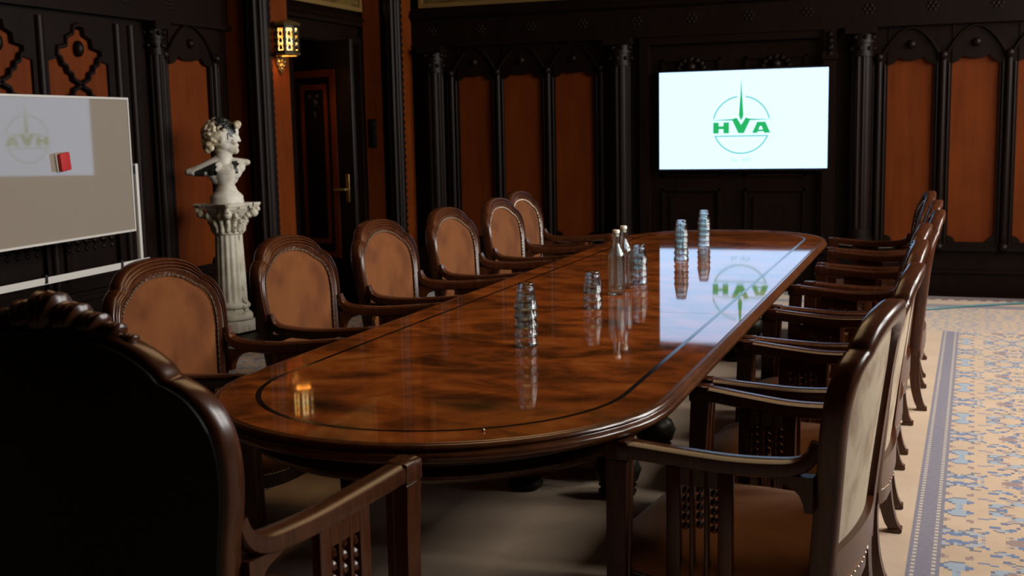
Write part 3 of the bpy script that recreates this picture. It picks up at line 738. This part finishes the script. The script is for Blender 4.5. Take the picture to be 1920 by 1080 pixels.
b1.location = (-1.069 * TF, 3.972 * TF, TTOP + .0002); b2.location = (-1.085 * TF, 4.135 * TF, TTOP + .0002); b1.scale = b2.scale = (TF,) * 3
tag(b1, 'clear glass bottle standing nearer, beside the short glass stack', 'bottle', 'water bottles on the table')
tag(b2, 'clear glass bottle standing behind the other bottle', 'bottle', 'water bottles on the table')
bead = MB().ball((0, 0, .0035), .0042, 2).build('glass_bead', M['nail'], loc=(-.834 * TF, 2.086 * TF, TTOP + .0002)); tag(bead, 'tiny shiny bead lying near the rounded table edge', 'bead')

# ------------------------------------------------------------------ wall screen
SX0, SX1, SZ0, SZ1, SY = -2.203, -.858, .984, 1.769, 9.58
tv = empty('television', ((SX0 + SX1) / 2, SY, SZ0)); TVo = Vector(tv.location)
def tvb(mb, x0, x1, y0, y1, z0, z1, bev=0): return mb.box(x0 - TVo.x, x1 - TVo.x, y0 - TVo.y, y1 - TVo.y, z0 - TVo.z, z1 - TVo.z, bev)
m = MB(); tvb(m, SX0 - .012, SX1 + .012, SY + .004, SY + .05, SZ0 - .016, SZ1 + .012, .006); m.build('housing', M['black'], tv)
m = MB(); tvb(m, -1.7, -1.35, SY + .048, BY - .05, 1.2, 1.55); m.build('wall_mount', M['black'], tv, smooth=False)
m = MB(); tvb(m, SX0, SX1, SY - .002, SY + .006, SZ0, SZ1); m.build('screen', M['screen'], tv, smooth=False)
LCX, LCZ = -1.534, 1.335
def lf(dz): return lambda u, v, d: (LCX + u - TVo.x, SY - .003 - d - TVo.y, LCZ + v - TVo.z)
def flat(polys, mname, nm):
    m = MB()
    for p in polys: m.prism(p, lf(0), 0, .0012)
    return m.build(nm, M[mname], tv, smooth=False)
def arcband(r, w, a0, a1, n=40):
    return [[(r * cos(a0 + (a1 - a0) * k / n), r * sin(a0 + (a1 - a0) * k / n)), (r * cos(a0 + (a1 - a0) * (k + 1) / n), r * sin(a0 + (a1 - a0) * (k + 1) / n)),
             ((r - w) * cos(a0 + (a1 - a0) * (k + 1) / n), (r - w) * sin(a0 + (a1 - a0) * (k + 1) / n)), ((r - w) * cos(a0 + (a1 - a0) * k / n), (r - w) * sin(a0 + (a1 - a0) * k / n))] for k in range(n)]
RR = .232; d_ = math.radians
ring = arcband(RR, .010, d_(13), d_(82)) + arcband(RR, .010, d_(98), d_(167)) + arcband(RR, .010, d_(180 + 22), d_(360 - 22)) + [[(-.212, -.084), (.212, -.084), (.212, -.093), (-.212, -.093)]]
flat(ring, 'lpale', 'logo_ring')
spire = [[(0, .375), (-.006, .25), (-.018, .08), (-.014, .062), (0, .035), (.014, .062), (.018, .08), (.006, .25)]]
flat(spire, 'lgreen', 'logo_spire')
H = [[(-.225, .022), (-.18, .022), (-.18, -.066), (-.225, -.066)], [(-.142, .022), (-.097, .022), (-.097, -.066), (-.142, -.066)], [(-.18, -.008), (-.142, -.008), (-.142, -.032), (-.18, -.032)]]
V = [[(-.262, .040), (-.070, .048), (-.036, .058), (0, .0), (.036, .058), (.070, .048), (.262, .040), (.070, .036), (.022, -.066), (-.022, -.066), (-.070, .036)]]
A = [[(.088, -.066), (.128, .022), (.164, .022), (.150, -.012), (.135, -.046), (.128, -.066)], [(.128, .022), (.192, .022), (.232, -.066), (.184, -.066), (.176, -.046), (.162, -.012), (.150, -.012)], [(.135, -.040), (.178, -.040), (.186, -.054), (.130, -.054)]]
flat(H + V + A[1:2] + A[0:1] + A[2:3], 'lgreen', 'logo_letters')
fc = bpy.data.curves.new('established_text', 'FONT'); fc.body = 'Est. 1879'; fc.size = .042; fc.align_x = 'CENTER'; fc.extrude = .0005
fo = bpy.data.objects.new('tmp_text', fc); C.objects.link(fo); bpy.context.view_layer.update()
tm = bpy.data.meshes.new_from_object(fo.evaluated_get(bpy.context.evaluated_depsgraph_get())); bpy.data.objects.remove(fo)
tm.materials.clear(); tm.materials.append(M['ltext']); tm.name = 'established_text'
to = bpy.data.objects.new('established_text', tm); C.objects.link(to); to.parent = tv; to.rotation_euler = (PI / 2, 0, 0)
to.location = (LCX - TVo.x, -.0045, LCZ - .293 - TVo.z)
tag(tv, 'lit flat television on the back wall showing a green logo on white', 'television')

# ------------------------------------------------------------------ lantern sconce
ln = empty('wall_lantern', (-4.712, 7.765, 1.885)); 
def hexa(rr, a0=PI / 8): return [(rr * cos(a0 + k * PI / 4), rr * sin(a0 + k * PI / 4)) for k in range(8)]
lc = Vector((.112, .0, 0)); R8 = .092
def ring8(rr, z): return [(lc.x + x, lc.y + y, z) for x, y in hexa(rr)]
m = MB(); m.loft([ring8(R8 + .012, .285), ring8(R8 + .016, .292), ring8(R8 + .008, .305), ring8(R8 * .8, .318), ring8(R8 * .45, .33), ring8(.02, .338)]); m.build('cap', M['brass'], ln, smooth=False)
m = MB(); m.loft([ring8(R8 - .014, .056), ring8(R8 - .014, .030), ring8(R8 + .006, .036), ring8(R8 + .010, .048), ring8(R8 + .004, .056), ring8(R8 - .014, .056)], True, False, False); m.build('base_ring', M['brass'], ln, smooth=False)
m = MB(); m.loft([ring8(R8 - .012, .056), ring8(R8 - .012, .287)], True, False, False); m.build('glass_shade', M['amber'], ln, smooth=False)
m = MB(); ap8 = R8 * cos(PI / 8); half = R8 * sin(PI / 8)
for k in range(8):
    a = k * PI / 4; nx, ny = cos(a), sin(a)
    def F(u, v, d): return (lc.x + nx * (ap8 + d) - ny * u, lc.y + ny * (ap8 + d) + nx * u, v)
    fbox(m, F, -half - .002, -half + .011, .055, .288, -.006, .004); fbox(m, F, half - .011, half + .002, .055, .288, -.006, .004)
    fbox(m, F, -half, half, .055, .072, -.006, .004); fbox(m, F, -half, half, .262, .288, -.006, .004)
    for z0 in (.092, .150, .208):
        m.prism([(-.011, z0 - .010), (.011, z0 - .010), (.012, z0 + .008), (.006, z0 + .026), (0, z0 + .032), (-.006, z0 + .026), (-.012, z0 + .008)], F, -.004, .001)
        arc = [F(.021 * cos(PI * q / 8), z0 + .006 + .036 * sin(PI * q / 8), -.002) for q in range(9)]
        m.tube(arc, .0022, 5)
    for q in range(7):
        m.ball(F(-half + .013, .082 + q * .029, -.003), .004, 1); m.ball(F(half - .013, .082 + q * .029, -.003), .004, 1)
m.build('pierced_panels', M['iron'], ln, smooth=False)
m = MB(); pts = [(0, -.10), (.018, -.072), (.05, -.062), (.055, -.03), (.085, -.02), (.09, .06), (-.09, .06), (-.085, -.02), (-.055, -.03), (-.05, -.062), (-.018, -.072)]
m.prism(pts, lambda u, v, d: (d, u * .72 + .075, v - .02), .0, .016)
for u, v in ((0, -.05), (.03, -.025), (-.03, -.025), (0, -.015), (.06, .01), (-.06, .01), (0, .02)): m.ball((.016, u * .72 + .075, v - .02), .015, 1)
m.build('backplate', M['brass'], ln)
m = MB(); m.box(0, .05, -.014, .014, .30, .322); m.box(0, .06, -.012, .012, .03, .045); m.build('bracket', M['iron'], ln, smooth=False)
ln.scale = (1, 1, .86)
tag(ln, 'pierced brass wall lantern with glowing amber glass on the wood pier', 'wall lamp')
# switch
sw = empty('light_switch', (-4.684, 9.297, 1.20)); m = MB(); m.box(-.036, .036, -.010, .0, .0, .25, .003); m.build('plate', M['iron'], sw)
for k in range(3): MB().box(-.022, .022, -.016, -.009, .02 + k * .075, .08 + k * .075, .003).build('button', M['black'], sw)
tag(sw, 'dark plate with three switches on the amber corner pier', 'light switch')

# ------------------------------------------------------------------ pedestal and bust
pedx, pedy = -4.585, 6.86
pr = math.radians(33)
pe = empty('pedestal_column', (pedx, pedy, 0), pr + PI / 4)
m = MB()
def sq(s_, z, c_=.18): 
    k = s_ * c_ * 2; return [(s_, s_ - k, z), (s_ - k, s_, z), (-s_ + k, s_, z), (-s_, s_ - k, z), (-s_, -s_ + k, z), (-s_ + k, -s_, z), (s_ - k, -s_, z), (s_, -s_ + k, z)]
m.loft([sq(.128, 0), sq(.128, .075)]); m.lathe([(.118, .075), (.135, .085), (.138, .105), (.128, .125), (.112, .135), (.108, .155), (.122, .165), (.124, .18), (.112, .192), (.106, .205)], seg=32)
m.build('base', M['pillar'], pe, ang=35)
m = MB(); m.lathe([(.104, .205), (.106, .22), (.100, .45), (.093, .655), (.094, .668)], seg=80, mod=lambda a, z: 1 - .075 * max(0, cos(16 * a)) ** .6 if .215 < z < .66 else 1); m.build('fluted_shaft', M['pillar'], pe, ang=60)
m = MB(); m.lathe([(.094, .668), (.104, .674), (.104, .684), (.094, .690), (.098, .72), (.108, .77), (.128, .815), (.15, .842)], seg=32)
for k in range(8):
    a = k * PI / 4 + PI / 8
    for j in range(6):
        t_ = j / 5; r_ = .100 + .045 * t_ ** 2; m.ball((r_ * cos(a), r_ * sin(a), .70 + .10 * t_), .020 - .004 * t_, 1, (1, 1, 1.5))
    a = k * PI / 4
    for j in range(4):
        t_ = j / 3; r_ = .102 + .02 * t_ ** 2; m.ball((r_ * cos(a), r_ * sin(a), .70 + .055 * t_), .018, 1, (1, 1, 1.4))
for k in range(4):
    a = k * PI / 2 + PI / 4
    c0 = Vector((.175 * cos(a), .175 * sin(a), .812))
    m.ball(c0, .032, 2, (1, 1, 1.05)); m.ball((.145 * cos(a), .145 * sin(a), .795), .026, 1); m.ball((.20 * cos(a), .20 * sin(a), .835), .022, 1)
m.build('capital', M['pillar'], pe)
m = MB(); ab = []
for zz, s_ in ((.842, .160), (.852, .163), (.858, .172), (.876, .178), (.880, .176)):
    r = []
    for k in range(4):
        a = k * PI / 2 + PI / 4
        b = a + PI / 2; P0 = Vector((s_ * 1.38 * cos(a), s_ * 1.38 * sin(a))); P1 = Vector((s_ * 1.38 * cos(b), s_ * 1.38 * sin(b)))
        nrm = (P0 + P1).normalized(); e = (P1 - P0).normalized()
        for t_ in (.06, .2, .35, .5, .65, .8, .94):
            q = P0.lerp(P1, t_) - nrm * (.035 * (1 - (2 * t_ - 1) ** 2)); r.append((q.x, q.y, zz))
    ab.append(r)
m.loft(ab); m.build('abacus', M['pillar'], pe, ang=50)
tag(pe, 'white distressed fluted pedestal column with carved capital holding the bust', 'pedestal')

# bust: blobs fused into one skin
bz = .8802
bust = empty('bust_sculpture', (pedx, pedy, bz), pr)
m = MB()
def E(x, y, z, rx, ry, rz, ay=0, az=0, sub=3): m.ball((x, y, z), 1, sub, (rx, ry, rz), Matrix.Rotation(az, 3, 'Z') @ Matrix.Rotation(ay, 3, 'Y'))
# chest and shoulders (front towards -y)
m.lathe([(.060, .10), (.058, .125), (.070, .155), (.088, .19), (.10, .215), (.07, .225)], (0, .0, 0), 32)
E(0, -.005, .215, .115, .062, .065); E(-.06, -.02, .215, .072, .046, .060); E(.05, -.02, .215, .062, .046, .06); E(-.035, 0, .17, .07, .05, .05); E(.03, 0, .17, .055, .05, .05)
for k in range(8):
    t_ = k / 7; E(-.06 - .135 * t_, 0, .215 - .006 * t_, .05, .05 - .016 * t_, .036 - .012 * t_)

for k in range(12):
    t_ = k / 11; E(-.03 - .205 * t_, .012 + .008 * t_, .285 - .070 * t_ - .006 * sin(PI * t_), .052 - .018 * t_, .052 - .014 * t_, .048 - .022 * t_)
for k in range(8):
    t_ = k / 7; E(-.05 - .17 * t_, -.012 + .022 * t_, .238 - .022 * t_, .055 - .02 * t_, .054 - .02 * t_, .050 - .026 * t_)
for k in range(9):
    t_ = k / 8; E(.03 + .112 * t_, .012, .270 + .002 * t_, .05 - .022 * t_, .048 - .012 * t_, .042 - .020 * t_)
E(.085, .0, .24, .050, .050, .042)
# neck
for k in range(7):
    t_ = k / 6; E(-.012 + .012 * t_, .005, .235 + .12 * t_, .060 - .012 * t_ * (1 - t_) * 2, .055 - .006 * t_, .05)
# skull, face, jaw (face towards +x)
E(-.030, .0, .472, .110, .085, .097); E(.032, 0, .445, .062, .064, .090); E(.040, 0, .385, .052, .054, .056); E(.012, 0, .395, .060, .060, .055)
E(.072, 0, .353, .026, .030, .024); E(.082, 0, .478, .020, .052, .034); E(.083, 0, .460, .017, .050, .012)
E(.094, 0, .437, .014, .011, .030, -.32); E(.103, 0, .420, .012, .013, .011); E(.088, 0, .392, .012, .022, .008); E(.085, 0, .380, .012, .020, .008)
E(.066, -.042, .418, .026, .022, .026); E(.066, .042, .418, .026, .022, .026)
E(.076, -.030, .444, .014, .016, .011); E(.076, .030, .444, .014, .016, .011)
E(-.012, -.070, .438, .019, .012, .034, .2); E(-.012, .070, .438, .019, .012, .034, .2); E(-.006, -.076, .440, .008, .008, .02)
# curls
rnd = random.Random(3)
for k in range(240):
    th = rnd.uniform(0, 2 * PI); ph = rnd.uniform(-.75, 1.45)
    x, y, z = cos(ph) * cos(th), cos(ph) * sin(th), sin(ph)
    if x > .42 and z < .45: continue
    if x > -.28 and z < .22: continue
    r_ = rnd.uniform(.012, .018)
    m.ball((-.030 + .108 * x, .084 * y, .474 + .097 * z), r_, 1, (1.0, 1.0, .85))
for x, y, z, r_ in ((.092, -.02, .520, .026), (.098, .012, .532, .026), (.085, -.045, .525, .024), (.082, .04, .53, .024), (-.118, -.02, .385, .028), (-.108, -.045, .36, .024), (-.112, .02, .37, .026), (-.085, -.055, .375, .024), (-.122, .0, .42, .028), (-.10, -.05, .40, .026)): m.ball((x, y, z), r_, 2)
tmp = m.build('tmp_bust', M['bust'])
rm = tmp.modifiers.new('r', 'REMESH'); rm.mode = 'VOXEL'; rm.voxel_size = .0042; rm.use_smooth_shade = True
smo = tmp.modifiers.new('s', 'SMOOTH'); smo.iterations = 6; smo.factor = .5
bpy.context.view_layer.update()
bme = bpy.data.meshes.new_from_object(tmp.evaluated_get(bpy.context.evaluated_depsgraph_get())); bpy.data.objects.remove(tmp)
bme.name = 'figure'; bme.materials.clear()
for k in ('bust', 'hairp', 'bustblack'): bme.materials.append(M[k])
def wob(x, z): return .007 * sin(95 * x + 40 * z) + .005 * sin(170 * z - 60 * x)
for p in bme.polygons:
    x, y, z = p.center; w = wob(x, z); mi = 0
    hair = (x < -.02 or z > .485) and (((x + .03) / .108) ** 2 + (y / .086) ** 2 + ((z - .472) / .096) ** 2) > .93 and z > .34 and not (x > .055 and z < .50) and not (x > .0 and z < .47)
    if hair: mi = 1
    if z > .33 and y < .02:
        if -.045 + w < x < .072 + w and z > .492 - .25 * abs(x - .01) + 1.3 * w - (.03 if x > .03 else 0) and not (x < -.012 + w and z < .52 and x > -.035): mi = 2
        if abs(x - .028) < .005 and .43 < z < .475 and y < -.03: mi = 2
    if z < .31:
        if -.205 < x < -.058 + .12 * (z - .2) + w and .172 + .14 * max(0, x + .205) < z < .236 + .42 * (x + .19) - .012 and y < .03 and not (-.135 < x < -.115 + w and z < .215): mi = 2
        if .062 + w - .25 * (z - .2) < x < .093 + w * .8 - .1 * (z - .2) and .20 < z < .285 and y < .02: mi = 2
    p.material_index = mi; p.use_smooth = True
fg = bpy.data.objects.new('figure', bme); C.objects.link(fg); fg.parent = bust
m = MB(); m.lathe([(.112, .0), (.114, .012), (.110, .03), (.112, .042), (.104, .055), (.088, .070), (.074, .085), (.066, .105), (.060, .118)], seg=40); m.build('socle', M['bust'], bust, ang=50)
tag(bust, 'white classical bust with black painted patches, head turned in profile, on the pedestal', 'sculpture')

# ------------------------------------------------------------------ whiteboard on stand
wbx, wy0, wy1, wz0, wz1 = -4.6, 4.30, 5.885, .787, 1.562
yaw = math.radians(4.7)
wbr = empty('whiteboard', (wbx, wy1, 0), yaw)
L = wy1 - wy0
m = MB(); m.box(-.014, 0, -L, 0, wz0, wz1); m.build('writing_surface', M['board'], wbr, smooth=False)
m = MB()
for b in ((-L - .012, .012, wz1, wz1 + .012), (-L - .012, .012, wz0 - .012, wz0), (0, .012, wz0, wz1), (-L - .012, -L, wz0, wz1)): m.box(-.018, .006, *b)
m.build('frame', M['alu'], wbr, smooth=False)
m = MB(); m.box(-.02, .07, -L, .035, .575, .590); m.box(.066, .072, -L, .035, .59, .612); m.build('tray', M['alu'], wbr, smooth=False)
for yy in (.055, -L - .045):
    m = MB(); m.box(-.02, .008, yy - .012, yy + .014, .09, 1.18, .003); m.build('post', M['alu'], wbr)
    m = MB(); m.box(-.26, .26, yy - .015, yy + .016, .065, .09, .003)
    m2 = m.build('foot', M['alu'], wbr)
    for xx in (-.23, .23):
        q = MB(); q.prism([(xx + .032 * cos(2 * PI * k / 16), .032 + .032 * sin(2 * PI * k / 16)) for k in range(16)], lambda u, v, d: (u, d, v), yy - .01, yy + .01); q.box(xx - .012, xx + .012, yy - .013, yy + .013, .03, .066); q.build('caster', M['black'], m2)
    MB().box(-.012, .004, min(yy, 0 if yy > 0 else -L) - .0, max(yy, 0 if yy > 0 else -L), 1.12, 1.17).build('clamp', M['black'], wbr, smooth=False)
for yy in (-.26, -.95):
    MB().box(.05, .08, yy - .008, yy + .008, .580, .626, .002).build('tray_clip', M['black'], wbr)
tag(wbr, 'white board on a metal stand against the panelled wall, mirroring the screen', 'whiteboard')
er = empty('board_eraser', Vector((wbx, wy1, 0)) + Matrix.Rotation(yaw, 3, 'Z') @ Vector((0.0005, -.655, 1.165)), yaw)
m = MB(); m.box(0.012, .036, -.042, .042, 0, .098, .005); e1 = m.build('handle_block', M['red'], er)
m = MB(); m.box(0, .012, -.046, .040, .0, .098, .003); m.build('felt_pad', M['white'], er)
er.rotation_euler = (math.radians(7), 0, yaw)
tag(er, 'red eraser sticking to the whiteboard', 'eraser')

# thin teal cord across the carpet
cd = MB(); cd.tube(spline([(-.75, 8.30, .008), (-.09, 8.767, .008), (.39, 9.105, .008), (.9, 9.30, .008), (2.2, 9.32, .008)], 8), .008, 8)
M['cord'] = mat('teal_rubber', (.02, .13, .15), .3)
co = cd.build('floor_cord', M['cord']); tag(co, 'thin teal cord lying across the far carpet border', 'cord')

# room-scale things are laid out for a 1.35 m eye height and enlarged to the true one
own = {'conference_table', 'armchair', 'head_chair', 'drinking_glass', 'water_bottle', 'glass_bead'}
for o in list(C.objects):
    if o.parent is None and o.name.split('.')[0] not in own:
        o.location = o.location * GF; o.scale = o.scale * GF
# ------------------------------------------------------------------ light
def area(name, loc, rot, sx, sy, power, color, spread=180):
    l = bpy.data.lights.new(name, 'AREA'); l.shape = 'RECTANGLE'; l.size = sx; l.size_y = sy; l.energy = power; l.color = color; l.spread = math.radians(spread)
    o = bpy.data.objects.new(name, l); C.objects.link(o); o.location = loc; o.rotation_euler = rot; return o
for i, w in enumerate(wins):
    area('daylight', ((RX + .75) * GF, (w[0] + w[1]) / 2 * GF, ((Z0 + Z1) / 2 + .35) * GF), (0, math.radians(68), 0), 2.7, 1.9, 395, (1.0, .97, .93))
area('ceiling_lamp', (-1.3, 4.9, 3.8), (0, 0, 0), 1.2, 3.4, 34, (1.0, .66, .34))
def point(name, loc, power, color, r=.03):
    l = bpy.data.lights.new(name, 'POINT'); l.energy = power; l.color = color; l.shadow_soft_size = r
    o = bpy.data.objects.new(name, l); C.objects.link(o); o.location = loc; return o
point('lantern_bulb', (-4.60 * GF, 7.765 * GF, 1.972 * GF), 5.5, (1, .55, .18), .02)
w = bpy.data.worlds.new('World'); bpy.context.scene.world = w; w.use_nodes = True
w.node_tree.nodes['Background'].inputs[0].default_value = (.55, .7, 1, 1); w.node_tree.nodes['Background'].inputs[1].default_value = .05

# ------------------------------------------------------------------ camera
yawc, pit, rol = -.35264, -.13578, -.02037
fwd = Vector((sin(yawc) * cos(pit), cos(yawc) * cos(pit), sin(pit))); rgt = Vector((cos(yawc), -sin(yawc), 0)); up = rgt.cross(fwd)
r2 = rgt * cos(rol) + up * sin(rol); u2 = up * cos(rol) - rgt * sin(rol)
cam = bpy.data.cameras.new('camera'); cam.sensor_width = 36; cam.lens = 36 * 2200 / 1920; cam.clip_start = .05
cam.dof.use_dof = True; cam.dof.focus_distance = 3.9; cam.dof.aperture_fstop = 5.6
ob = bpy.data.objects.new('camera', cam); C.objects.link(ob)
ob.matrix_world = Matrix(((r2.x, u2.x, -fwd.x, 0), (r2.y, u2.y, -fwd.y, 0), (r2.z, u2.z, -fwd.z, EYE), (0, 0, 0, 1)))
sc = bpy.context.scene; sc.camera = ob
sc.view_settings.view_transform = 'Standard'; sc.view_settings.look = 'None'; sc.view_settings.gamma = 1; sc.view_settings.exposure = 0
sc.view_settings.use_curve_mapping = False
sc.cycles.max_bounces = 10; sc.cycles.transparent_max_bounces = 16; sc.cycles.transmission_bounces = 24; sc.cycles.use_denoising = True; sc.cycles.sample_clamp_indirect = 4
